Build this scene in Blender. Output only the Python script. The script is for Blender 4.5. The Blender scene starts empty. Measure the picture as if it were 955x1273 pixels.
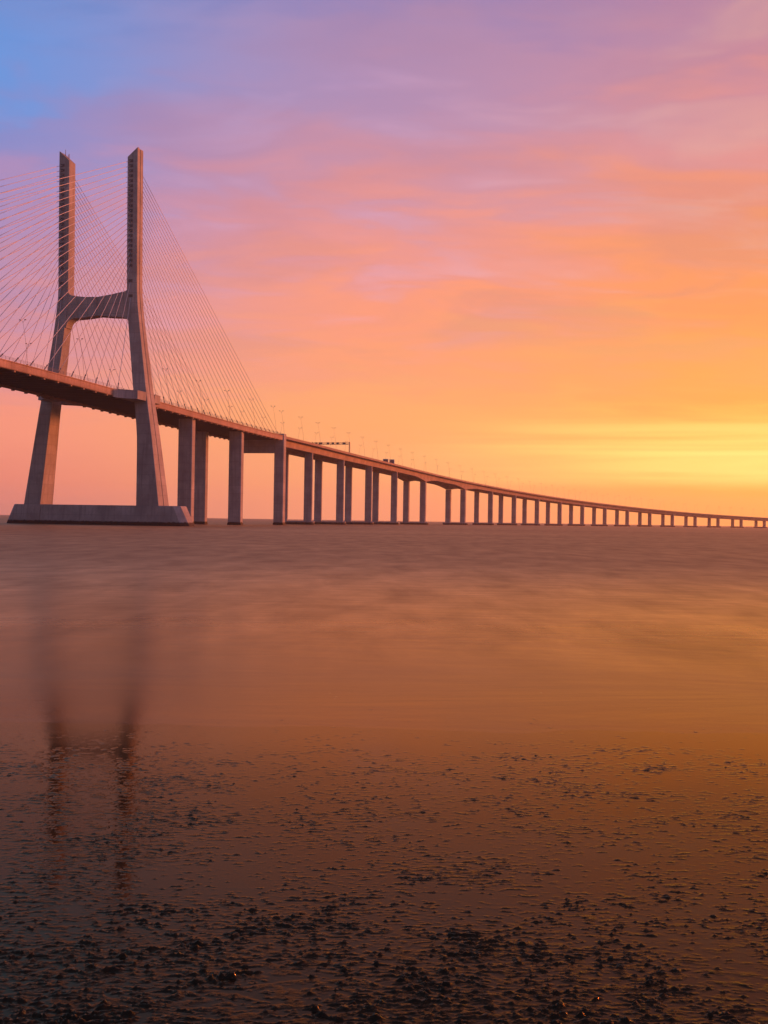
import bpy, math, random
import numpy as np
from mathutils import Matrix, Vector

random.seed(7)
scene = bpy.context.scene
COL = scene.collection

# ------------------------------------------------------------------ camera
CAM_H = 3.62
cam_data = bpy.data.cameras.new("camera")
cam = bpy.data.objects.new("camera", cam_data)
COL.objects.link(cam)
cam_data.sensor_fit = 'VERTICAL'
cam_data.sensor_height = 36.0
cam_data.lens = 36.0 * 1400.0 / 1273.0
cam_data.clip_start = 0.1
cam_data.clip_end = 60000.0
ROLL, PITCH = math.radians(0.888), math.radians(0.413)
_c, _s, _cp, _sp = math.cos(ROLL), math.sin(ROLL), math.cos(PITCH), math.sin(PITCH)
RIGHT = Vector((_c, -_sp * _s, _cp * _s))
UP = Vector((-_s, -_sp * _c, _cp * _c))
FWD = Vector((0, _cp, _sp))
m = Matrix((RIGHT, UP, -FWD)).transposed().to_4x4()
m.translation = (0, 0, CAM_H)
cam.matrix_world = m
scene.camera = cam

# ------------------------------------------------------------------ colour management
scene.view_settings.view_transform = 'Standard'
scene.view_settings.look = 'None'
scene.view_settings.exposure = 0.0
scene.view_settings.gamma = 1.0
scene.view_settings.use_curve_mapping = False
scene.render.engine = 'CYCLES'
scene.cycles.use_denoising = True
scene.cycles.max_bounces = 6
scene.cycles.volume_bounces = 1
scene.cycles.sample_clamp_indirect = 6.0

# ------------------------------------------------------------------ sun and sky
SUN_AZ, SUN_EL = math.radians(47.0), math.radians(5.0)      # azimuth measured from +Y towards +X
SKY_STRENGTH = 0.012
sun_data = bpy.data.lights.new("sun", 'SUN')
sun_data.energy = 5.0
sun_data.color = (1.0, 0.20, 0.058)
sun_data.angle = math.radians(5.0)                           # veiled by thin cloud
sun = bpy.data.objects.new("sun", sun_data)
COL.objects.link(sun)
SUN_DIR = Vector((math.sin(SUN_AZ) * math.cos(SUN_EL), math.cos(SUN_AZ) * math.cos(SUN_EL), math.sin(SUN_EL)))
sun.rotation_euler = SUN_DIR.to_track_quat('Z', 'Y').to_euler()
sun.location = (200, 200, 200)


def lin(c):
    c = c / 255.0
    return c / 12.92 if c <= 0.04045 else ((c + 0.055) / 1.055) ** 2.4


def rgb(r, g, b):
    return (lin(r), lin(g), lin(b), 1.0)


world = bpy.data.worlds.new("World")
scene.world = world
world.use_nodes = True
wt = world.node_tree
for n in list(wt.nodes):
    wt.nodes.remove(n)


class NT:
    """small helper around a node tree"""
    def __init__(self, tree):
        self.t = tree

    def n(self, kind, **kw):
        nd = self.t.nodes.new(kind)
        for k, v in kw.items():
            setattr(nd, k, v)
        return nd

    def put(self, sock, v):
        if hasattr(v, 'links') or isinstance(v, bpy.types.NodeSocket):
            self.t.links.new(v, sock)
        else:
            sock.default_value = v

    def math(self, op, a, b=0.0, c=0.0, clamp=False):
        nd = self.n('ShaderNodeMath', operation=op, use_clamp=clamp)
        self.put(nd.inputs[0], a); self.put(nd.inputs[1], b); self.put(nd.inputs[2], c)
        return nd.outputs[0]

    def ramp(self, fac, stops, interp='LINEAR'):
        nd = self.n('ShaderNodeValToRGB')
        nd.color_ramp.interpolation = interp
        el = nd.color_ramp.elements
        while len(el) > 1:
            el.remove(el[-1])
        el[0].position = stops[0][0]; el[0].color = stops[0][1]
        for p, c in stops[1:]:
            e = el.new(p); e.color = c
        self.put(nd.inputs[0], fac)
        return nd.outputs[0]

    def mix(self, fac, a, b, blend='MIX'):
        nd = self.n('ShaderNodeMix', data_type='RGBA', blend_type=blend)
        self.put(nd.inputs[0], fac); self.put(nd.inputs[6], a); self.put(nd.inputs[7], b)
        return nd.outputs[2]

    def noise(self, vec, scale, detail=4.0, rough=0.5, dist=0.0):
        nd = self.n('ShaderNodeTexNoise')
        self.put(nd.inputs['Vector'], vec)
        nd.inputs['Scale'].default_value = scale
        nd.inputs['Detail'].default_value = detail
        nd.inputs['Roughness'].default_value = rough
        nd.inputs['Distortion'].default_value = dist
        return nd.outputs['Fac']

    def mapping(self, vec, scale=(1, 1, 1), loc=(0, 0, 0), rot=(0, 0, 0)):
        nd = self.n('ShaderNodeMapping')
        self.put(nd.inputs['Vector'], vec)
        nd.inputs['Scale'].default_value = scale
        nd.inputs['Location'].default_value = loc
        nd.inputs['Rotation'].default_value = rot
        return nd.outputs[0]

    def smooth(self, v, lo, hi, a=0.0, b=1.0):
        nd = self.n('ShaderNodeMapRange', interpolation_type='SMOOTHSTEP')
        self.put(nd.inputs[0], v)
        nd.inputs[1].default_value = lo; nd.inputs[2].default_value = hi
        nd.inputs[3].default_value = a; nd.inputs[4].default_value = b
        return nd.outputs[0]


def build_sky():
    t = NT(wt)
    tc = t.n('ShaderNodeTexCoord')
    nrm = t.n('ShaderNodeVectorMath', operation='NORMALIZE')
    t.put(nrm.inputs[0], tc.outputs['Generated'])
    D = nrm.outputs[0]
    sep = t.n('ShaderNodeSeparateXYZ'); t.put(sep.inputs[0], D)
    x, y, z = sep.outputs
    el = t.math('ABSOLUTE', z)
    # bearing away from the sun, degrees
    hor = t.math('SQRT', t.math('ADD', t.math('MULTIPLY', x, x), t.math('MULTIPLY', y, y)))
    dot = t.math('ADD', t.math('MULTIPLY', x, math.sin(SUN_AZ)), t.math('MULTIPLY', y, math.cos(SUN_AZ)))
    delta = t.math('MULTIPLY', t.math('ARCCOSINE', t.math('DIVIDE', dot, t.math('MAXIMUM', hor, 1e-4), clamp=False)), 57.2958)
    # cloud deck: direction projected on a layer overhead, so that streaks close up towards the horizon
    inv = t.math('DIVIDE', 1.0, t.math('ADD', el, 0.10))
    cx = t.math('MULTIPLY', x, inv); cy = t.math('MULTIPLY', y, inv)
    comb = t.n('ShaderNodeCombineXYZ')
    t.put(comb.inputs[0], cx); t.put(comb.inputs[1], cy)
    P = comb.outputs[0]
    P1 = t.mapping(P, scale=(1.0, 1.3, 1), rot=(0, 0, math.radians(24)), loc=(0.6, 0.2, 0))
    n_big = t.noise(P1, 1.5, 4.0, 0.55, 0.6)
    P2 = t.mapping(P, scale=(1.3, 2.2, 1), rot=(0, 0, math.radians(28)), loc=(3.1, 1.7, 0))
    n_streak = t.noise(P2, 2.0, 3.5, 0.5, 0.6)
    P3 = t.mapping(P, scale=(1.2, 4.5, 1), rot=(0, 0, math.radians(8)), loc=(7.3, 2.2, 0))
    n_fine = t.noise(P3, 2.6, 6.0, 0.55, 0.5)
    # bend the colour bands with the cloud relief (less near the horizon)
    amp = t.smooth(el, 0.03, 0.25, 0.012, 0.17)
    w = t.math('ADD', t.math('MULTIPLY', t.math('SUBTRACT', n_big, 0.5), 1.0),
               t.math('ADD', t.math('MULTIPLY', t.math('SUBTRACT', n_streak, 0.5), 0.9), t.math('MULTIPLY', t.math('SUBTRACT', n_fine, 0.5), 0.25)))
    e2 = t.math('ADD', el, t.math('MULTIPLY', w, amp))
    f = t.math('DIVIDE', e2, 0.6, clamp=True)

    def rm(rows):
        return t.ramp(f, [(e / 0.6, rgb(*c)) for e, c in rows], 'EASE')
    sun_side = rm([(0.0, (252, 168, 72)), (0.024, (253, 180, 62)), (0.05, (255, 214, 92)), (0.075, (254, 194, 76)),
                   (0.12, (251, 168, 64)), (0.2, (249, 150, 74)), (0.255, (242, 146, 100)), (0.31, (222, 142, 134)),
                   (0.37, (200, 134, 146)), (0.43, (178, 124, 152)), (0.6, (104, 96, 134))])
    middle = rm([(0.0, (251, 160, 116)), (0.04, (253, 166, 110)), (0.09, (253, 167, 102)), (0.14, (250, 156, 110)),
                 (0.19, (247, 151, 118)), (0.24, (232, 147, 138)), (0.3, (202, 143, 162)), (0.37, (172, 137, 174)),
                 (0.43, (148, 129, 178)), (0.6, (84, 92, 140))])
    away = rm([(0.0, (214, 132, 122)), (0.03, (240, 138, 118)), (0.075, (246, 146, 122)), (0.13, (216, 140, 148)),
               (0.19, (188, 140, 172)), (0.26, (164, 138, 188)), (0.32, (128, 136, 198)), (0.37, (98, 146, 216)),
               (0.43, (82, 132, 202)), (0.6, (58, 88, 140))])
    back = rm([(0.0, (120, 106, 110)), (0.1, (116, 108, 122)), (0.3, (92, 98, 122)), (0.6, (66, 78, 108))])
    k1 = t.smooth(delta, 25.0, 50.0)
    k2 = t.smooth(delta, 47.0, 69.0)
    k3 = t.smooth(delta, 80.0, 150.0)
    colr = t.mix(k3, t.mix(k2, t.mix(k1, sun_side, middle), away), back)
    # thin lit streaks of cirrus, pale and warm towards the sun
    hi = t.smooth(n_streak, 0.48, 0.74, 0.0, 0.30)
    hi = t.math('MULTIPLY', t.math('MULTIPLY', hi, t.math('SUBTRACT', 1.0, t.math('MULTIPLY', k2, 0.75))), t.smooth(el, 0.10, 0.22))
    lit = t.mix(k1, rgb(255, 190, 140), rgb(236, 176, 200))
    colr = t.mix(hi, colr, lit)
    lo = t.smooth(n_big, 0.34, 0.60, 0.22, 0.0)
    colr = t.mix(t.math('MULTIPLY', lo, t.smooth(el, 0.08, 0.2)), colr, rgb(140, 110, 150))
    # long bright bars low over the horizon near the sun
    bars = t.noise(t.mapping(D, scale=(1.6, 1.6, 36.0)), 1.3, 3.0, 0.5, 0.5)
    b = t.math('MULTIPLY', t.smooth(bars, 0.36, 0.64), t.math('MULTIPLY', t.smooth(el, 0.028, 0.046), t.smooth(el, 0.066, 0.1, 1.0, 0.0)))
    b = t.math('MULTIPLY', b, t.smooth(delta, 28.0, 50.0, 0.95, 0.0))
    colr = t.mix(b, colr, rgb(255, 238, 128))
    # the clear sky above the cloud, adds its share
    sky = t.n('ShaderNodeTexSky', sky_type='NISHITA')
    sky.sun_disc = False
    sky.sun_elevation = SUN_EL
    sky.sun_rotation = SUN_AZ
    sky.air_density = 1.0; sky.dust_density = 1.5; sky.ozone_density = 2.0
    bg1 = t.n('ShaderNodeBackground'); t.put(bg1.inputs[0], colr); bg1.inputs[1].default_value = 1.04
    bg2 = t.n('ShaderNodeBackground'); t.put(bg2.inputs[0], sky.outputs[0]); bg2.inputs[1].default_value = SKY_STRENGTH
    add = t.n('ShaderNodeAddShader')
    t.put(add.inputs[0], bg1.outputs[0]); t.put(add.inputs[1], bg2.outputs[0])
    out = t.n('ShaderNodeOutputWorld'); t.put(out.inputs[0], add.outputs[0])


build_sky()

# ------------------------------------------------------------------ materials
def new_mat(name):
    mt = bpy.data.materials.new(name)
    mt.use_nodes = True
    t = NT(mt.node_tree)
    bsdf = mt.node_tree.nodes['Principled BSDF']
    return mt, t, bsdf


def concrete(name, base, band=4.0, stain=True):
    mt, t, b = new_mat(name)
    geo = t.n('ShaderNodeNewGeometry')
    pos = geo.outputs['Position']
    big = t.noise(pos, 0.12, 5.0, 0.6)
    fine = t.noise(pos, 1.4, 6.0, 0.65)
    streak = t.noise(t.mapping(pos, scale=(1.6, 1.6, 0.06)), 0.7, 4.0, 0.6)
    dark = tuple(c * 0.68 for c in base) + (1,)
    lite = tuple(min(1, c * 1.18) for c in base) + (1,)
    col = t.mix(t.smooth(big, 0.3, 0.7), dark, lite)
    col = t.mix(t.smooth(fine, 0.35, 0.75, 0.0, 0.35), col, tuple(c * 0.6 for c in base) + (1,))
    col = t.mix(t.smooth(streak, 0.48, 0.70, 0.0, 0.6), col, tuple(c * 0.45 for c in base) + (1,))
    sep = t.n('ShaderNodeSeparateXYZ'); t.put(sep.inputs[0], pos)
    # pour joints
    fr = t.math('FRACT', t.math('DIVIDE', sep.outputs[2], band))
    joint = t.math('ADD', t.smooth(fr, 0.0, 0.05, 1.0, 0.0), t.smooth(fr, 0.95, 1.0))
    lift = t.n('ShaderNodeTexWhiteNoise', noise_dimensions='1D')
    t.put(lift.inputs['W'], t.math('FLOOR', t.math('DIVIDE', sep.outputs[2], band)))
    col = t.mix(t.math('MULTIPLY', lift.outputs['Value'], 0.4), col, dark)
    col = t.mix(t.math('MULTIPLY', joint, 0.5), col, tuple(c * 0.5 for c in base) + (1,))
    if stain:   # weed and wet band left by the tide
        edge = t.math('ADD', sep.outputs[2], t.math('MULTIPLY', t.math('SUBTRACT', streak, 0.5), 1.2))
        col = t.mix(t.smooth(edge, 1.2, 1.8, 1.0, 0.0), col, (0.022, 0.015, 0.011, 1))
    t.put(b.inputs['Base Color'], col)
    b.inputs['Roughness'].default_value = 0.85
    bump = t.n('ShaderNodeBump'); bump.inputs['Strength'].default_value = 0.5; bump.inputs['Distance'].default_value = 0.05
    t.put(bump.inputs['Height'], t.math('SUBTRACT', fine, joint))
    t.put(b.inputs['Normal'], bump.outputs[0])
    return mt


def plain(name, base, rough=0.5, metal=0.0, var=0.2, scale=2.0):
    mt, t, b = new_mat(name)
    geo = t.n('ShaderNodeNewGeometry')
    nz = t.noise(geo.outputs['Position'], scale, 4.0, 0.6)
    t.put(b.inputs['Base Color'], t.mix(nz, tuple(c * (1 - var) for c in base) + (1,), tuple(min(1, c * (1 + var)) for c in base) + (1,)))
    b.inputs['Roughness'].default_value = rough
    b.inputs['Metallic'].default_value = metal
    return mt


M_CONC = concrete("weathered_concrete", (0.42, 0.40, 0.375))
M_DECK = concrete("deck_concrete", (0.50, 0.35, 0.27), band=50.0, stain=False)
M_GIRD = concrete("girder_concrete", (0.44, 0.32, 0.255), band=50.0, stain=False)
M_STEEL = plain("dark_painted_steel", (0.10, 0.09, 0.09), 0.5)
M_ASPH = plain("asphalt", (0.05, 0.05, 0.05), 0.9)
M_CABLE = plain("white_cable_sheath", (0.66, 0.63, 0.63), 0.45, var=0.05)
M_TUBE = plain("grey_anchor_steel", (0.20, 0.18, 0.18), 0.5)
M_RAIL = plain("galvanised_railing", (0.30, 0.28, 0.28), 0.5)
M_LAMP = plain("lamp_post_paint", (0.22, 0.19, 0.18), 0.5)
M_SIGN = plain("sign_back", (0.17, 0.13, 0.12), 0.5)
M_WHITE = plain("white_sign_border", (0.75, 0.73, 0.72), 0.5, var=0.05)


def water_material():
    mt, t, b = new_mat("estuary_water")
    geo = t.n('ShaderNodeNewGeometry')
    pos = geo.outputs['Position']
    # drawn-out swell, softened by the long exposure
    a = t.noise(t.mapping(pos, scale=(0.05, 0.16, 1), rot=(0, 0, math.radians(-8))), 1.0, 5.0, 0.6, 0.6)
    c = t.noise(t.mapping(pos, scale=(0.35, 0.9, 1), rot=(0, 0, math.radians(6))), 1.0, 4.0, 0.55, 0.4)
    wide = t.noise(t.mapping(pos, scale=(0.004, 0.016, 1)), 1.0, 4.0, 0.6, 0.4)
    dist = t.n('ShaderNodeVectorMath', operation='LENGTH'); t.put(dist.inputs[0], pos)
    # bare sheet of still water over the flat, choppier further out
    chop = t.smooth(dist.outputs['Value'], 12.0, 120.0, 0.0, 1.0)
    rough = t.math('ADD', t.smooth(dist.outputs['Value'], 18.0, 27.0, 0.10, 0.235), t.math('MULTIPLY', chop, t.math('ADD', 0.17, t.math('MULTIPLY', wide, 0.14))))
    rough = t.math('ADD', rough, t.math('MULTIPLY', t.math('SUBTRACT', c, 0.5), 0.06))
    t.put(b.inputs['Base Color'], t.mix(wide, (0.070, 0.045, 0.034, 1), (0.105, 0.066, 0.048, 1)))
    b.inputs['Specular IOR Level'].default_value = 0.0
    b.inputs['Roughness'].default_value = 0.9
    bump = t.n('ShaderNodeBump'); bump.inputs['Distance'].default_value = 1.0
    t.put(bump.inputs['Strength'], t.math('ADD', 0.02, t.math('MULTIPLY', chop, 0.16)))
    t.put(bump.inputs['Height'], t.math('ADD', t.math('MULTIPLY', a, 1.1), t.math('MULTIPLY', c, 0.22)))
    gl = t.n('ShaderNodeBsdfGlossy')
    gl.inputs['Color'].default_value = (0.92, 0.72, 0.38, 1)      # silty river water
    t.put(gl.inputs['Roughness'], rough); t.put(gl.inputs['Normal'], bump.outputs[0])
    fz = t.n('ShaderNodeFresnel'); fz.inputs['IOR'].default_value = 1.33
    t.put(fz.inputs['Normal'], bump.outputs[0])
    # small waves turned to and from the viewer keep the sheet from mirroring fully at grazing angles
    fac = t.math('MULTIPLY', fz.outputs[0], t.math('SUBTRACT', 1.0, t.math('MULTIPLY', fz.outputs[0], t.math('MULTIPLY', t.math('ADD', 0.6, t.math('MULTIPLY', wide, 0.8)), t.math('MULTIPLY', chop, 0.55)))))
    mid = t.noise(t.mapping(pos, scale=(0.30, 0.10, 1), rot=(0, 0, math.radians(5))), 1.0, 6.0, 0.62, 0.3)
    fac = t.math('MULTIPLY', fac, t.math('ADD', 1.0, t.math('MULTIPLY', t.math('MULTIPLY', t.math('SUBTRACT', mid, 0.5), 1.25), t.smooth(dist.outputs['Value'], 20.0, 40.0))))
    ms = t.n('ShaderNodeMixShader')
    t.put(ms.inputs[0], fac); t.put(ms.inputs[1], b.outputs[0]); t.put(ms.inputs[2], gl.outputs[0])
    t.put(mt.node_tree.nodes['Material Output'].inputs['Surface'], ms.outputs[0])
    return mt


def mud_material():
    mt, t, b = new_mat("wet_tidal_mud")
    geo = t.n('ShaderNodeNewGeometry')
    pos = geo.outputs['Position']
    at = t.n('ShaderNodeAttribute', attribute_name="relief")
    rel = at.outputs['Fac']                     # 0 = film of water, 1 = lump standing clear of it
    n1 = t.noise(t.mapping(pos, scale=(0.6, 1.5, 1)), 9.0, 6.0, 0.65)
    n2 = t.noise(t.mapping(pos, scale=(0.6, 1.4, 1)), 70.0, 4.0, 0.6)
    n3 = t.noise(t.mapping(pos, scale=(0.5, 1.2, 1)), 0.8, 4.0, 0.6)
    col = t.mix(n1, (0.012, 0.008, 0.005, 1), (0.034, 0.022, 0.013, 1))
    t.put(b.inputs['Base Color'], col)
    b.inputs['Specular IOR Level'].default_value = 0.0
    b.inputs['Roughness'].default_value = 0.9
    sep = t.n('ShaderNodeSeparateXYZ'); t.put(sep.inputs[0], pos)
    # the film deepens and is stirred towards the water's edge
    stir = t.smooth(sep.outputs[1], 16.0, 20.0, 0.0, 0.10)
    r = t.math('ADD', t.math('MULTIPLY', rel, 0.12), t.smooth(n3, 0.35, 0.7, 0.02, 0.045))
    r = t.math('ADD', t.math('ADD', r, stir), t.math('MULTIPLY', t.math('MULTIPLY', n2, rel), 0.10))
    bump = t.n('ShaderNodeBump'); bump.inputs['Distance'].default_value = 0.02
    t.put(bump.inputs['Strength'], t.math('ADD', 0.012, t.math('MULTIPLY', rel, 0.7)))
    t.put(bump.inputs['Height'], t.math('ADD', n1, t.math('MULTIPLY', n2, 0.4)))
    t.put(b.inputs['Normal'], bump.outputs[0])
    gl = t.n('ShaderNodeBsdfGlossy')
    # golden brown put into the reflected sky light, easing to the water's tint
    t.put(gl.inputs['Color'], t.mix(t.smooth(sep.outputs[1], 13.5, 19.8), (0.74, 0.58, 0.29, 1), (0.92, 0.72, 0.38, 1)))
    t.put(gl.inputs['Roughness'], r); t.put(gl.inputs['Normal'], bump.outputs[0])
    fz = t.n('ShaderNodeFresnel'); fz.inputs['IOR'].default_value = 1.34
    t.put(fz.inputs['Normal'], bump.outputs[0])
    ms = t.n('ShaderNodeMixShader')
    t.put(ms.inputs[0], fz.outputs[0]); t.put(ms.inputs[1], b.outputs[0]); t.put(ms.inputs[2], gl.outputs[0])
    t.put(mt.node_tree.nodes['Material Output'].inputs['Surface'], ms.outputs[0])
    return mt


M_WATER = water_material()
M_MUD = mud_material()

# ------------------------------------------------------------------ object helpers
ORIGIN = {}


def tag(o, label=None, cat=None, group=None, kind=None):
    if label: o['label'] = label
    if cat: o['category'] = cat
    if group: o['group'] = group
    if kind: o['kind'] = kind
    return o


def empty(name, loc, parent=None):
    o = bpy.data.objects.new(name, None)
    COL.objects.link(o)
    loc = Vector(loc)
    o.empty_display_size = 1.0
    o.parent = parent
    o.location = loc - (ORIGIN[parent] if parent else Vector((0, 0, 0)))
    ORIGIN[o] = loc
    return o


def mk(name, verts, faces, mat, parent=None, origin=None, smooth=False):
    """one mesh object from world-space vertices"""
    origin = Vector(origin) if origin is not None else (ORIGIN[parent] if parent else Vector((0, 0, 0)))
    me = bpy.data.meshes.new(name)
    me.from_pydata([tuple(Vector(v) - origin) for v in verts], [], faces)
    me.materials.append(mat)
    if smooth:
        me.polygons.foreach_set('use_smooth', [True] * len(me.polygons))
    me.update()
    o = bpy.data.objects.new(name, me)
    COL.objects.link(o)
    o.parent = parent
    o.location = origin - (ORIGIN[parent] if parent else Vector((0, 0, 0)))
    ORIGIN[o] = origin
    return o


class MB:
    def __init__(self):
        self.v, self.f = [], []

    def add(self, v, f):
        k = len(self.v)
        self.v += [tuple(p) for p in v]
        self.f += [tuple(i + k for i in q) for q in f]

    def loft(self, rings, cap=True):
        """rings: list of equally long closed rings"""
        k = len(self.v); n = len(rings[0])
        for r in rings:
            self.v += [tuple(p) for p in r]
        for i in range(len(rings) - 1):
            for j in range(n):
                a = k + i * n + j; b = k + i * n + (j + 1) % n
                self.f.append((a, b, b + n, a + n))
        if cap:
            self.f.append(tuple(k + j for j in range(n))[::-1])
            self.f.append(tuple(k + (len(rings) - 1) * n + j for j in range(n)))

    def tube(self, pts, radii, n=6):
        rings = []
        pts = [Vector(p) for p in pts]
        for i, p in enumerate(pts):
            d = (pts[min(i + 1, len(pts) - 1)] - pts[max(i - 1, 0)]).normalized()
            ref = Vector((0, 0, 1)) if abs(d.z) < 0.95 else Vector((1, 0, 0))
            a = d.cross(ref).normalized(); b = d.cross(a).normalized()
            r = radii[i] if hasattr(radii, '__len__') else radii
            rings.append([p + a * (r * math.cos(q)) + b * (r * math.sin(q)) for q in [2 * math.pi * j / n for j in range(n)]])
        self.loft(rings)

    def box(self, fr, s0, s1, u0, u1, z0, z1, ch=0.0):
        """box in a bridge frame fr(s, u, z) -> world; chamfered vertical edges"""
        if ch > 0:
            ring = [(s0 + ch, u0), (s1 - ch, u0), (s1, u0 + ch), (s1, u1 - ch), (s1 - ch, u1), (s0 + ch, u1), (s0, u1 - ch), (s0, u0 + ch)]
        else:
            ring = [(s0, u0), (s1, u0), (s1, u1), (s0, u1)]
        self.loft([[fr(a, b, z0) for a, b in ring], [fr(a, b, z1) for a, b in ring]])

    def build(self, name, mat, parent=None, origin=None, smooth=False):
        return mk(name, self.v, self.f, mat, parent, origin, smooth)


# ------------------------------------------------------------------ alignment of the bridge
NODES = [-80, 0, 100, 250, 500, 750, 1000, 1300, 1700, 2200]
PSI = [1.2911, 1.3291, 1.3463, 1.3654, 1.2995, 1.1675, 1.0648, 0.9323, 0.7489, 0.60]
SS = np.arange(-320.0, 2200.0, 1.0)
TH = np.interp(SS, NODES, PSI)
PX = np.concatenate([[0], np.cumsum(np.cos(TH[:-1]))]); PY = np.concatenate([[0], np.cumsum(np.sin(TH[:-1]))])
PX += -114.09 - PX[320]; PY += 450.77 - PY[320]


def axis(s):
    return (float(np.interp(s, SS, PX)), float(np.interp(s, SS, PY)), float(np.interp(s, SS, TH)))


def fr(s, u, z):
    """station s along the bridge, offset u to the near side, height z -> world"""
    x, y, th = axis(s)
    return Vector((x + math.sin(th) * u, y - math.cos(th) * u, z))


def frame_at(s0):
    """straight frame through station s0"""
    x, y, th = axis(s0)
    c, s_ = math.cos(th), math.sin(th)

    def g(s, u, z):
        return Vector((x + c * s + s_ * u, y + s_ * s - c * u, z))
    return g


TOPZ_S = [-320, -210, -85, -40, 0, 60, 110, 162, 200, 272, 355, 430, 502, 580, 662, 768, 932, 1102, 1215, 1385, 1498, 1609, 1746, 1900, 2200]
TOPZ = [55.6, 55.0, 53.3, 52.6, 51.9, 50.9, 50.3, 50.0, 50.3, 50.5, 50.2, 49.9, 49.2, 47.8, 45.8, 43.0, 38.3, 33.5, 30.4, 25.7, 22.9, 20.6, 18.2, 16.0, 14.0]
_z = np.interp(SS, TOPZ_S, TOPZ)
_k = np.ones(61) / 61
_zp = np.concatenate([np.full(60, _z[0]), _z, np.full(60, _z[-1])])
_zs = np.convolve(np.convolve(_zp, _k, 'same'), _k, 'same')[60:-60]


def topz(s):
    return float(np.interp(s, SS, _zs))


SPANS = [63.4, 64.0, 62.1, 76.6, 78.6, 78.6, 78.6, 93.5, 130.0, 89.4] + [78.6] * 15
STA = [0.0]
for q in SPANS:
    STA.append(STA[-1] + q)

# ------------------------------------------------------------------ water
def grid_mesh(name, X, Y, Z, mat, smooth=True):
    nr, nc = X.shape
    co = np.stack([X, Y, Z], -1).reshape(-1, 3).astype(np.float32)
    idx = np.arange(nr * nc).reshape(nr, nc)
    q = np.stack([idx[:-1, :-1], idx[:-1, 1:], idx[1:, 1:], idx[1:, :-1]], -1).reshape(-1, 4)
    me = bpy.data.meshes.new(name)
    me.vertices.add(len(co)); me.vertices.foreach_set('co', co.ravel())
    me.loops.add(q.size); me.loops.foreach_set('vertex_index', q.ravel().astype(np.int32))
    me.polygons.add(len(q)); me.polygons.foreach_set('loop_start', np.arange(0, q.size, 4, dtype=np.int32))
    me.polygons.foreach_set('loop_total', np.full(len(q), 4, dtype=np.int32))
    me.polygons.foreach_set('use_smooth', np.full(len(q), smooth))
    me.materials.append(mat)
    me.update(calc_edges=True)
    o = bpy.data.objects.new(name, me)
    COL.objects.link(o)
    return o


WX = np.array([-6000, -3000, -1000, -300, -100, -40, 0, 40, 100, 300, 1000, 3000, 6000.0])
WY = np.array([-200, 0, 17, 40, 100, 300, 1000, 3000, 6000.0])
gx, gy = np.meshgrid(WX, WY)
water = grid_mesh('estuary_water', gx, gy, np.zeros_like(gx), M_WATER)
tag(water, 'smooth brown estuary water spreading to the horizon', 'water', kind='structure')

# ------------------------------------------------------------------ tidal mud flat
_rng = np.random.RandomState(11)
PERM = np.concatenate([_rng.permutation(512)] * 2)
GA = _rng.uniform(0, 2 * np.pi, 512)
GX, GY = np.cos(GA), np.sin(GA)


def perlin(x, y):
    xi = np.floor(x).astype(np.int64); yi = np.floor(y).astype(np.int64)
    xf = x - xi; yf = y - yi
    u = xf * xf * xf * (xf * (xf * 6 - 15) + 10); v = yf * yf * yf * (yf * (yf * 6 - 15) + 10)

    def g(ix, iy, dx, dy):
        h = PERM[(PERM[ix & 511] + iy) & 511]
        return GX[h] * dx + GY[h] * dy
    a = g(xi, yi, xf, yf); b = g(xi + 1, yi, xf - 1, yf)
    c = g(xi, yi + 1, xf, yf - 1); d = g(xi + 1, yi + 1, xf - 1, yf - 1)
    return (a + u * (b - a)) * (1 - v) + (c + u * (d - c)) * v


def fbm(x, y, octs, gain=0.5):
    s = 0; a = 1.0; t = 0
    for i in range(octs):
        s = s + a * perlin(x * 2 ** i + 17.3 * i, y * 2 ** i - 9.1 * i); t += a; a *= gain
    return s / t * 1.6


def sstep(v, a, b):
    q = np.clip((v - a) / (b - a), 0, 1)
    return q * q * (3 - 2 * q)


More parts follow.
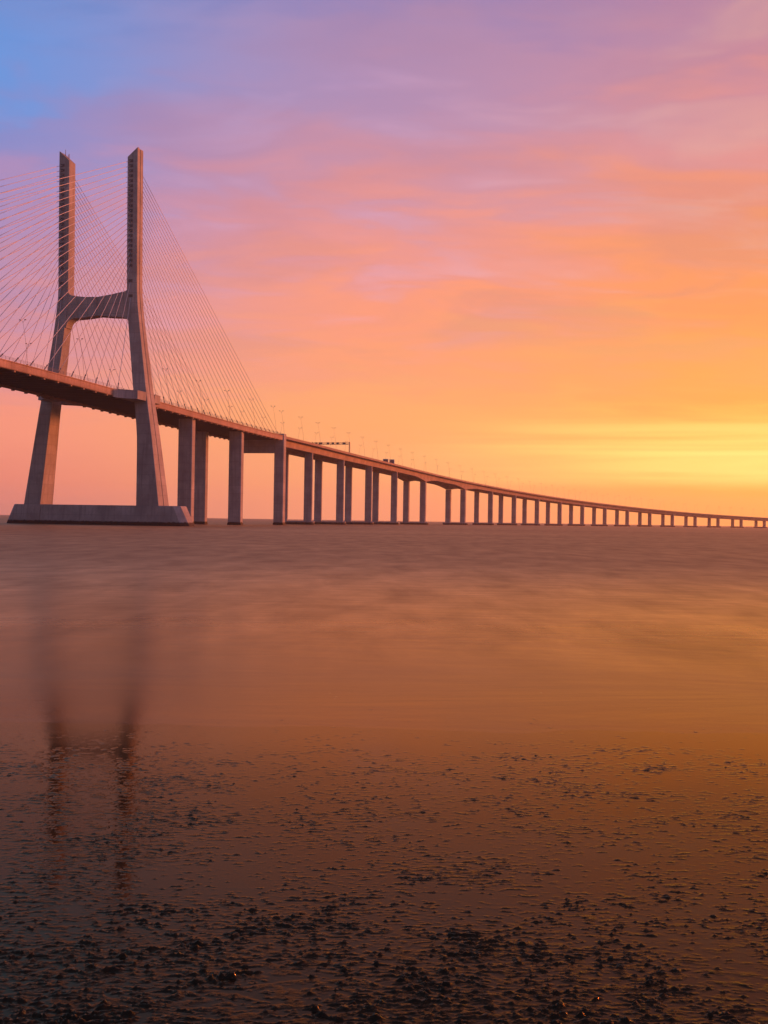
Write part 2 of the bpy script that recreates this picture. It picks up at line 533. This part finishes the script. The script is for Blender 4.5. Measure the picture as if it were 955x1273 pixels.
def mud():
    r = np.exp(np.arange(math.log(6.0), math.log(25.5), 0.00142))
    a = np.arange(math.radians(-33), math.radians(33), 0.00142)
    R, A = np.meshgrid(r, a, indexing='ij')
    X, Y = R * np.sin(A), R * np.cos(A)
    wx = X + 0.08 * fbm(X * 2.1, Y * 2.1, 2); wy = Y + 0.06 * fbm(X * 2.1 + 40, Y * 2.1, 2)
    # where lumps gather: drifts a metre or two across, thinning out towards the water
    drift = fbm(X * 0.55 + 3, Y * 0.85 + 8, 4, 0.6)
    shore = Y + 1.1 * fbm(X * 0.25 + 60, Y * 0.25, 3)
    fade = 1 - sstep(shore, 16.2, 20.0)
    near = 1 - sstep(Y, 8.0, 12.0)
    lump = fbm(wx * 4.2 + wy * 0.8, wy * 10.0, 4, 0.58)
    crumb = fbm(wx * 10 + 5 + wy * 3.0, wy * 27 + 3, 3, 0.55)
    thr = 0.36 - 0.44 * drift - 0.33 * near + 0.42 * (1 - fade)
    field = np.maximum(lump * 0.75 + crumb * 0.7, crumb * 0.95 + lump * 0.2) - thr
    h1 = np.clip(field, 0, 0.7)
    flake = fbm(wx * 5.5 + 31 + wy * 2.5, wy * 16 - 7, 4, 0.64) + 0.35 * crumb
    h2 = sstep(flake - (0.17 - 0.42 * drift + 0.03 * near + 0.34 * (1 - fade)), 0, 0.20) * (0.75 + 0.9 * np.clip(crumb, -0.6, 0.6))
    ripple = np.clip(fbm(wx * 4.2 + 9 + wy * 1.2, wy * 9.5 + 21, 4, 0.6) + 0.05 * near - 0.04, 0, 1)
    lift = h1 * 0.030 + h2 * (0.012 - 0.001 * near) + ripple * 0.011 * np.clip(near * 1.1 - 0.05, 0, 1) * fade
    lift = lift * (0.46 + 0.54 * near) * (0.55 + 1.1 * np.clip(fbm(X * 1.6 + 70, Y * 2.1 + 11, 3) + 0.45, 0, 1.2))
    base = 0.0011 * (19.1 - Y) + 0.0008 * fbm(X * 0.3, Y * 0.3, 2) + 0.0002 * fbm(X * 1.5, Y * 1.2, 2)
    Z = base + lift + 0.0004
    Z = np.where((Y > 24.5) | (np.abs(A) > math.radians(32.9)), np.minimum(Z, -0.02), Z)
    rel = np.clip(lift / 0.005, 0, 1)
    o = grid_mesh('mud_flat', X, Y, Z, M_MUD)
    at = o.data.attributes.new('relief', 'FLOAT', 'POINT')
    at.data.foreach_set('value', rel.astype(np.float32).ravel())
    tag(o, 'wet brown tidal mud flat with crumbly lumps in the foreground', 'mud', kind='structure')


mud()

# ------------------------------------------------------------------ cable-stayed bridge
bridge = empty('cable_stayed_bridge', fr(0, 0, 0))
tag(bridge, 'concrete cable-stayed bridge with twin-legged tower and fans of pale stays', 'bridge')
pylon = empty('pylon', fr(0, 0, 0), bridge)
pylon['label'] = 'tall H-shaped concrete tower'
G0 = frame_at(0)

NEAR_IN = [(0, 18.5), (8, 18.5), (35.6, 18.0), (48.4, 16.45), (54, 15.65), (78.7, 12.85), (86, 12.1), (94, 11.75), (110, 11.5), (160, 11.0)]
NEAR_OUT = [(0, 28.9), (8, 28.1), (35.6, 24.15), (53, 21.25), (74, 18.3), (81.5, 17.25), (91, 16.15), (108, 15.9), (160, 15.3)]
FAR_OUT = [(0, 31.8), (8.8, 30.6), (49.6, 24.6), (62.5, 22.0), (74.7, 20.2), (91.3, 18.3), (110, 18.6), (160, 19.0)]
FAR_IN = [(0, 24.1), (8.5, 23.35), (48.7, 19.6), (61.7, 17.0), (80.3, 15.0), (90, 14.0), (110, 14.1), (160, 14.6)]
HALF = [(0, 5.3), (8, 4.9), (53, 3.6), (80, 2.75), (92, 2.6), (160, 2.6)]


def ip(tab, z):
    return float(np.interp(z, [a for a, _ in tab], [b for _, b in tab]))


def sm(tab, z, w=4.0):
    return sum(ip(tab, z + d) for d in (-w, -w / 2, 0, w / 2, w)) / 5.0


def tower_leg(sign, inn, out, ztop_in, ztop_out):
    b = MB()
    zs = [-2.0, 0, 8, 20, 30, 35, 40, 45, 50, 55, 60, 66, 72, 76, 80, 84, 88, 92, 96, 102, 110, 120, 130, 140, 144]
    rings = []

    def section(i, o, hd, zf):
        ch, gw, gd = 0.18, 0.28, 0.40
        pts = [(-hd + ch, i), (-hd, i + ch), (-hd, o - ch), (-hd + ch, o),
               (-gw, o), (-gw * 0.7, o - gd), (gw * 0.7, o - gd), (gw, o),
               (hd - ch, o), (hd, o - ch), (hd, i + ch), (hd - ch, i)]
        return [G0(p, sign * q, zf(q)) for p, q in pts]
    for z in zs:
        rings.append(section(sm(inn, z), sm(out, z), sm(HALF, z), lambda q, z=z: z))
    i, o, hd = sm(inn, 147), sm(out, 147), sm(HALF, 147)
    rings.append(section(i, o, hd, lambda q: ztop_in + (ztop_out - ztop_in) * (q - i) / (o - i)))
    b.loft(rings)
    return b.build('leg', M_CONC, pylon)


tower_leg(1, NEAR_IN, NEAR_OUT, 146.0, 149.7)
tower_leg(-1, FAR_IN, FAR_OUT, 146.3, 150.3)


def cross_beam():
    # outline in (u, z) between the legs, rounded into them
    def arc(cu, cz, r, a0, a1, n=7):
        return [(cu + r * math.cos(math.radians(a0 + (a1 - a0) * k / n)), cz + r * math.sin(math.radians(a0 + (a1 - a0) * k / n))) for k in range(n + 1)]
    li, ri = -14.05, 11.85
    top = arc(li + 2.4, 94.3, 2.6, 180, 270) + [(li + 7, 91.1), (-1, 90.9), (ri - 7, 91.7)] + arc(ri - 1.9, 95.2, 2.6, 270, 360)
    bot = arc(ri - 2.2, 79.0, 3.6, 0, 90)[:] + [(ri - 8, 83.0), (-1, 83.5), (li + 8, 82.9)] + arc(li + 3.0, 79.0, 3.6, 90, 180)
    ring = [(li - 1.5, 94.3)] + top + [(ri + 1.5, 95.2), (ri + 2.0, 79.0)] + bot + [(li - 1.8, 79.0)]
    b = MB()
    hd = 2.45
    b.loft([[G0(-hd, u, z) for u, z in ring], [G0(hd, u, z) for u, z in ring]])
    return b.build('cross_beam', M_CONC, pylon)


cross_beam()


def plinth():
    b = MB()
    def ring(z, ul, ur, hd, tip):
        return [G0(-hd, -ul, z), G0(-hd, ur, z), G0(-hd + tip, ur + 2.2, z), G0(hd - tip, ur + 2.2, z), G0(hd, ur, z), G0(hd, -ul, z), G0(hd - tip, -ul - 2.2, z), G0(-hd + tip, -ul - 2.2, z)]
    b.loft([ring(-2.5, 38.7, 38.9, 6.0, 3.4), ring(0.0, 37.7, 38.0, 5.7, 3.2), ring(7.6, 34.1, 34.3, 5.0, 2.2), ring(7.85, 33.9, 34.1, 4.8, 2.2)])
    b.build('plinth', M_CONC, pylon)
    # raised buttresses where the legs run down over the plinth
    for a0, a1, c0, c1 in ((18.2, 27.6, 18.0, 29.0), (-30.4, -23.0, -31.6, -23.4)):
        q = MB()
        q.loft([[G0(-6.15, c0, -2.2), G0(-6.15, c1, -2.2), G0(-5.5, c1, -2.2), G0(-5.5, c0, -2.2)],
                [G0(-5.22, a0, 7.7), G0(-5.22, a1, 7.7), G0(-4.7, a1, 7.7), G0(-4.7, a0, 7.7)]])
        q.build('buttress', M_CONC, pylon)


plinth()

# work platforms carrying the walkway round each leg
for sg in (1, -1):
    for s0, s1, s2 in ((-19.0, -12.0, -3.95), (16.0, 10.5, 3.95)):
        b = MB()
        ring = [(s0, 15.25), (s0 + (s1 - s0) * 0.35, 15.7), (s0 + (s1 - s0) * 0.7, 17.2), (s1 + (0.6 if s1 < 0 else -0.6), 20.2), (s1 + (1.0 if s1 < 0 else -1.0), 21.4), (s2, 21.6), (s2, 15.25)]
        if (s0 < 0) != (sg > 0):
            ring = ring[::-1]
        zt = 52.35
        b.loft([[G0(a, sg * u, 49.0) for a, u in ring], [G0(a, sg * u, zt) for a, u in ring]])
        b.build('platform', M_CONC, pylon)
# small fittings on the leg tops
for ms, mu, z0, z1 in ((0, -17.6, 148.5, 151.6), (1.2, -16.6, 147.5, 150.2), (-1.0, -15.8, 146.8, 149.2), (0, 14.6, 148.4, 150.6)):
    b = MB(); b.tube([G0(ms, mu, z0), G0(ms, mu, z1)], [0.16, 0.10], 5); b.build('mast', M_STEEL, pylon)

# deck of the stayed part
S0, S1 = -300.0, STA[3] - 2.6
DS = list(np.arange(S0, S1, 6.0)) + [S1]
DEPTH = 2.75
deck = empty('deck', fr(0, 0, 50), bridge)


def sweep(b, stations, section):
    b.loft([[fr(s, u, z) for u, z in section(s)] for s in stations])


for sg in (1, -1):
    b = MB()

    def edge_sec(s, sg=sg):
        z = topz(s)
        p = [(15.4, z), (15.4, z - 0.35), (15.2, z - 0.5), (15.2, z - DEPTH + 0.25), (15.0, z - DEPTH), (13.6, z - DEPTH), (13.3, z - DEPTH + 0.3), (13.3, z - 0.7), (13.9, z - 0.55), (13.9, z)]
        p = [(sg * u, q) for u, q in p]
        return p if sg > 0 else p[::-1]
    sweep(b, DS, edge_sec)
    b.build('edge_beam', M_DECK, deck)
b = MB()
sweep(b, DS, lambda s: [(13.85, topz(s) - 0.62), (13.85, topz(s) - 0.9), (-13.85, topz(s) - 0.9), (-13.85, topz(s) - 0.62), (0, topz(s) - 0.45)][::-1])
b.build('road_slab', M_ASPH, deck)
for k, s in enumerate(np.arange(-290.0, S1 - 1, 4.4)):
    b = MB()
    z = topz(s)
    ring = [(13.25, z - 0.93), (13.25, z - 2.2), (9, z - 2.75), (-9, z - 2.75), (-13.25, z - 2.2), (-13.25, z - 0.93)]
    b.loft([[fr(s - 0.22, u, q) for u, q in ring], [fr(s + 0.22, u, q) for u, q in ring]])
    b.build('floor_beam', M_STEEL, deck)
for sg in (1, -1):
    b = MB()
    for s in np.arange(-296.0, S1 - 1, 2.0):
        if abs(s) < 5: continue
        b.tube([fr(s, sg * 15.15, topz(s)), fr(s, sg * 15.15, topz(s) + 1.15)], 0.045, 4)
    for lo, hi in ((S0, -5.0), (5.0, S1)):
        st = list(np.arange(lo, hi, 6.0)) + [hi]
        for dz in (0.45, 0.8, 1.15):
            b.tube([fr(s, sg * 15.15, topz(s) + dz) for s in st], 0.04, 4)
    b.build('railing', M_RAIL, deck)
# central barrier
b = MB()
sweep(b, DS, lambda s: [(-0.3, topz(s) - 0.5), (-0.1, topz(s) + 0.35), (0.1, topz(s) + 0.35), (0.3, topz(s) - 0.5)])
b.build('central_barrier', M_DECK, deck)


def stay(sg, side, k):
    """stay number k (0 lowest) on the near (1) or far (-1) leg, towards the main span (-1) or the side span (1)"""
    n = 24
    f = k / (n - 1)
    zt = 91.0 + 6.0 * min(k, 2) + (144.6 - 103.0) * max(0, k - 2) / (n - 3)
    inn, out = (NEAR_IN, NEAR_OUT) if sg > 0 else (FAR_IN, FAR_OUT)
    ut = sm(inn, zt) + (0.36 if sg > 0 else 0.66) * (sm(out, zt) - sm(inn, zt))
    sd = -(14.0 + 8.55 * k) if side < 0 else 13.0 + (STA[3] - 8.5 - 13.0) * (f ** 0.98)
    hd = sm(HALF, zt)
    a = G0(side * (hd - 0.35), sg * ut, zt)
    bpt = fr(sd, sg * 14.55, topz(sd))
    L = (bpt - a).length
    pts = []
    for i in range(9):
        t = i / 8
        p = a.lerp(bpt, t)
        p.z -= 4 * 0.0022 * L * t * (1 - t)
        pts.append(p)
    c = MB(); c.tube(pts, 0.10, 6)
    c = c.build('stay_cable', M_CABLE, bridge, origin=bpt, smooth=True)
    d = (pts[7] - bpt).normalized()
    g = MB(); g.tube([bpt - d * 0.3, bpt + d * 2.4, bpt + d * 2.5, bpt + d * 3.0], [0.20, 0.19, 0.27, 0.24], 6)
    g.build('guide_tube', M_TUBE, c)
    g = MB()
    x = topz(sd) - DEPTH
    g.box(fr, sd - 0.45, sd + 0.45, sg * 14.9 if sg < 0 else 13.9, sg * 13.9 if sg < 0 else 14.9, x - 0.5, x + 0.02)
    g.build('anchor_block', M_DECK, c)
    # dark plate standing in for the shade inside the stay's anchor recess
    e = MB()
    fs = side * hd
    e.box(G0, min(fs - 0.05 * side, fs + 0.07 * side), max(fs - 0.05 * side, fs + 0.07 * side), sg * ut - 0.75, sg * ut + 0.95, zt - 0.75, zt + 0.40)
    e.build('pocket_shade', M_STEEL, c)  # steel material only lends its dark tone to the shade plate


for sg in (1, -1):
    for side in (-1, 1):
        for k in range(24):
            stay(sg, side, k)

# piers under the side span
def rect_column(g, uc, wu, ws, z0, z1, ch=0.35):
    b = MB()
    b.box(g, -ws / 2, ws / 2, uc - wu / 2, uc + wu / 2, z0, z1, ch)
    return b


for k in (1, 2):
    s = STA[k]
    p = empty('pier', fr(s, 0, 0), bridge)
    g = frame_at(s)
    for sg in (1, -1):
        rect_column(g, sg * 9.6, 6.7, 4.0, -3.0, topz(s) - DEPTH - 0.05).build('column', M_CONC, p)
        b = MB(); b.box(g, -2.25, 2.25, sg * 9.6 - 3.6, sg * 9.6 + 3.6, -3, 1.1, 0.4); b.build('footing', M_CONC, p)
s = STA[3]
p = empty('pier', fr(s, 0, 0), bridge)
p['label'] = 'transition pier with crossbeam where the stayed deck meets the viaduct'
g = frame_at(s)
for sg in (1, -1):
    rect_column(g, sg * 13.0, 5.5, 5.0, -3.0, topz(s) + (0.9 if sg > 0 else 0.2)).build('column', M_CONC, p)
    b = MB(); b.box(g, -2.75, 2.75, sg * 13.0 - 3.0, sg * 13.0 + 3.0, -3, 1.1, 0.4); b.build('footing', M_CONC, p)
b = MB(); b.box(g, -2.3, 2.3, -10.4, 10.4, 40.4, topz(s) - 1.1); b.build('cross_beam', M_CONC, p)
b = MB(); b.box(g, -3.4, 3.4, -10.2, 10.2, topz(s) - 1.05, topz(s) - 0.62); b.build('road_slab', M_ASPH, p)

# ------------------------------------------------------------------ approach viaduct
viaduct = empty('viaduct', fr(STA[4], 0, 0))
tag(viaduct, 'long curving concrete viaduct on paired columns running to the horizon', 'viaduct')
V0, V1 = STA[3] + 2.9, STA[-1]
P8, P9 = STA[8], STA[9]


def gdepth(s):
    d = 4.3
    for p in (P8, P9):
        x = min(abs(s - p) / 52.0, 1.0)
        d = max(d, 4.0 + 3.3 * (1 - x) ** 2 if x < 1 else 0)
    return d


VS = sorted(set(list(np.arange(V0, P8 - 60, 9.0)) + list(np.arange(P8 - 60, P9 + 60, 3.5)) + list(np.arange(P9 + 60, V1, 10.0)) + [V1]))
for sg in (1, -1):
    b = MB()

    def gsec(s, sg=sg):
        z = topz(s) - 1.0
        d = gdepth(s)
        p = [(14.45, z), (14.45, z - 0.32), (11.3, z - 0.85), (10.6, z - d + 0.2), (10.4, z - d), (5.6, z - d), (5.4, z - d + 0.2), (4.7, z - 0.85), (0.5, z - 0.4), (0.5, z)]
        p = [(sg * u, q) for u, q in p]
        return p if sg > 0 else p[::-1]
    sweep(b, VS, gsec)
    gd = b.build('box_girder', M_GIRD, viaduct)
    for nm, u0, u1, h in (('parapet', 14.05, 14.6, 1.0), ('median_barrier', 0.55, 0.95, 0.8)):
        b = MB()

        def psec(s, sg=sg, u0=u0, u1=u1, h=h):
            z = topz(s) - 1.0
            p = [(u1, z - 0.45 if h == 1.0 else z + 0.003), (u0, z + 0.003), (u0 + 0.12, z + h), (u1, z + h)][::-1]
            p = [(sg * u, q) for u, q in p]
            return p[::-1] if sg > 0 else p
        sweep(b, VS, psec)
        b.build(nm, M_GIRD, gd)
    b = MB()
    sweep(b, VS, lambda s, sg=sg: [(sg * q, topz(s) - 1.0 + dz) for q, dz in ((1.1, 0.004), (1.1, 0.03), (13.9, 0.03), (13.9, 0.004))])
    b.build('road_surface', M_ASPH, gd)

for k in range(4, len(STA) - 1):
    s = STA[k]
    p = empty('pier', fr(s, 0, 0), viaduct)
    g = frame_at(s)
    big = k in (8, 9)
    ws = 4.2 if big else 2.6
    for sg in (1, -1):
        rect_column(g, sg * 7.98, 5.2, ws, 1.8, topz(s) - 1.0 - gdepth(s) + 0.0, 0.5).build('column', M_CONC, p)
    b = MB()
    ring = []
    hw, hl = (5.0 if big else 3.6), 9.6
    for a in range(0, 181, 20):
        ring.append((hw * math.cos(math.radians(a)), hl + hw * 0.75 * math.sin(math.radians(a))))
    for a in range(180, 361, 20):
        ring.append((hw * math.cos(math.radians(a)), -hl + hw * 0.75 * math.sin(math.radians(a))))
    b.loft([[g(x * 0.94, y * 0.97, -3) for x, y in ring], [g(x, y, 0.5) for x, y in ring], [g(x, y, 2.1) for x, y in ring], [g(x * 0.97, y * 0.985, 2.25) for x, y in ring]])
    b.build('pile_cap', M_CONC, p)

# ------------------------------------------------------------------ street lamps
def make_lamp():
    root = empty('street_lamp', (0, 0, 0))
    b = MB()       # pole leaning in over the road (+x is inwards)
    b.tube([(0, 0, 0), (0.25, 0, 4), (0.75, 0, 8), (1.45, 0, 12), (1.95, 0, 14.6)], [0.06, 0.055, 0.05, 0.04, 0.035], 6)
    b.build('pole', M_LAMP, root)
    b = MB(); b.tube([(1.95, 0, 14.5), (2.3, 0, 15.1), (3.2, 0, 15.35)], [0.05, 0.045, 0.04], 6); b.tube([(1.95, 0, 14.5), (1.6, 0, 15.0), (1.1, 0, 15.2)], [0.05, 0.045, 0.04], 6)
    b.build('arm', M_LAMP, root)
    for x0, x1 in ((2.7, 3.5), (1.4, 0.7)):
        b = MB()
        b.loft([[(x0, -0.16, 15.28), (x0, 0.16, 15.28), (x0, 0.16, 15.46), (x0, -0.16, 15.46)], [((x0 + x1) / 2, -0.24, 15.25), ((x0 + x1) / 2, 0.24, 15.25), ((x0 + x1) / 2, 0.2, 15.52), ((x0 + x1) / 2, -0.2, 15.52)], [(x1, -0.14, 15.36), (x1, 0.14, 15.36), (x1, 0.12, 15.5), (x1, -0.12, 15.5)]])
        b.build('lamp_head', M_LAMP, root)
    b = MB(); b.box(lambda s, u, z: Vector((s, u, z)), -0.28, 0.28, -0.28, 0.28, 0, 0.5, 0.06); b.build('base', M_LAMP, root)
    return root


def ordinal(n):
    suf = 'th' if 10 <= n % 100 <= 20 else {1: 'st', 2: 'nd', 3: 'rd'}.get(n % 10, 'th')
    return f'{n}{suf}'


lamp0 = make_lamp()
used = False


def place_lamp(s, sg, u, dz, label, group):
    global used
    if used:
        o = lamp0.copy(); COL.objects.link(o)
        for ch in lamp0.children:
            c = ch.copy(); COL.objects.link(c); c.parent = o
    else:
        o = lamp0; used = True
    th = axis(s)[2]
    o.location = fr(s, sg * u, topz(s) + dz)
    # inwards: near lamps lean away from the camera side, far ones towards it
    d = Vector((-math.sin(th), math.cos(th), 0)) * sg
    o.rotation_euler = (0, 0, math.atan2(d.y, d.x))
    tag(o, label, 'street lamp', group)


for sg, edge in ((1, 'near'), (-1, 'far')):
    grp = f'lamp posts along the {edge} edge of the bridge and viaduct'
    for n, s in enumerate((-3 - 36 * 2, -3 - 36), 1):
        s += 0 if sg > 0 else 6
        place_lamp(s, sg, 14.5, -0.02, f'lamp post on the {edge} deck edge, {ordinal(3 - n)} to the left of the tower', grp)
    for n in range(1, 6):
        place_lamp(33 + 36 * (n - 1), sg, 14.5, -0.02, f'lamp post on the {edge} deck edge, {ordinal(n)} to the right of the tower', grp)
    n = 0
    s = STA[3] + 5.0
    while s < STA[-2]:
        n += 1
        place_lamp(s, sg, 13.75, -1.0 + 0.03, f'leaning lamp post on the {edge} viaduct edge, {ordinal(n)} from the transition pier', grp)
        s += 39.0

# ------------------------------------------------------------------ sign gantry over the viaduct
s = 347.0
g = frame_at(s)
zr = topz(s) - 1.0
gan = tag(empty('sign_gantry', g(0, 0, zr)), 'dark overhead gantry carrying a row of signal boxes across the viaduct', 'gantry')
for sg in (1, -1):
    b = MB()
    b.box(g, -0.3, 0.3, sg * 13.5 - 0.32, sg * 13.5 + 0.32, zr + 0.02, zr + 8.6, 0.05)
    b.box(g, -0.5, 0.5, sg * 13.5 - 0.5, sg * 13.5 + 0.5, zr + 0.01, zr + 0.3)
    b.build('post', M_LAMP, gan)
b = MB()
for du, dz in ((-0.45, 6.9), (0.45, 6.9), (-0.45, 8.0), (0.45, 8.0)):
    b.tube([g(du, -13.2, zr + dz), g(du, 13.2, zr + dz)], 0.13, 6)
for i in range(18):
    u = -13.0 + i * 26 / 18
    for du in (-0.45, 0.45):
        b.tube([g(du, u, zr + (6.9 if i % 2 else 8.0)), g(du, u + 26 / 18, zr + (8.0 if i % 2 else 6.9))], 0.07, 5)
b.build('truss', M_STEEL, gan)
for u, w in ((-10.4, 1.6), (-7.2, 2.6), (-1.9, 1.8), (1.7, 1.8), (5.2, 1.8), (9.8, 2.2)):
    b = MB()
    b.box(g, -0.95, -0.62, u - w / 2, u + w / 2, zr + 6.75, zr + 8.3, 0.04)
    b.build('signal_box', M_SIGN, gan)

# ------------------------------------------------------------------ road sign with two panels
s = 486.0
g = frame_at(s)
zr = topz(s) - 1.0
sg_ = tag(empty('road_sign', g(0, 8, zr)), 'pair of dark road sign panels with pale borders standing above the viaduct', 'road sign')
for i, (u, w) in enumerate(((4.6, 4.6), (9.9, 4.3))):
    zb = zr + 1.5 + (0.35 if i == 0 else 0.0)
    b = MB(); b.box(g, -0.08, 0.08, u - w / 2 + 0.45, u + w / 2 - 0.45, zb + 0.45, zb + 3.15); pn = b.build('panel', M_SIGN, sg_)
    b = MB()
    for a0, a1, c0, c1 in ((u - w / 2, u + w / 2, zb, zb + 0.45), (u - w / 2, u + w / 2, zb + 3.15, zb + 3.6), (u - w / 2, u - w / 2 + 0.45, zb + 0.45, zb + 3.15), (u + w / 2 - 0.45, u + w / 2, zb + 0.45, zb + 3.15)):
        b.box(g, -0.12, 0.12, a0, a1, c0, c1)
    b.build('border', M_WHITE, pn)
    for du in (-w * 0.3, w * 0.3):
        b = MB(); b.box(g, 0.13, 0.33, u + du - 0.1, u + du + 0.1, zr + 0.02, zb + 3.3); b.build('post', M_LAMP, sg_)

# ------------------------------------------------------------------ haze over the estuary
def haze(density):
    mt = bpy.data.materials.new('evening_haze')
    mt.use_nodes = True
    nt = mt.node_tree
    for n in list(nt.nodes):
        nt.nodes.remove(n)
    out = nt.nodes.new('ShaderNodeOutputMaterial')
    v = nt.nodes.new('ShaderNodeVolumePrincipled')
    v.inputs['Color'].default_value = (0.98, 0.90, 0.84, 1)
    v.inputs['Density'].default_value = density
    v.inputs['Anisotropy'].default_value = 0.5
    nt.links.new(v.outputs[0], out.inputs['Volume'])
    b = MB()
    b.box(lambda s, u, z: Vector((s, u, z)), -6500, 6500, -300, 6600, -4.5, 158.0)
    o = b.build('haze', mt)
    tag(o, 'thin warm evening haze hanging over the estuary', 'haze', kind='stuff')


HAZE = 0.00008
if HAZE > 0:
    haze(HAZE)
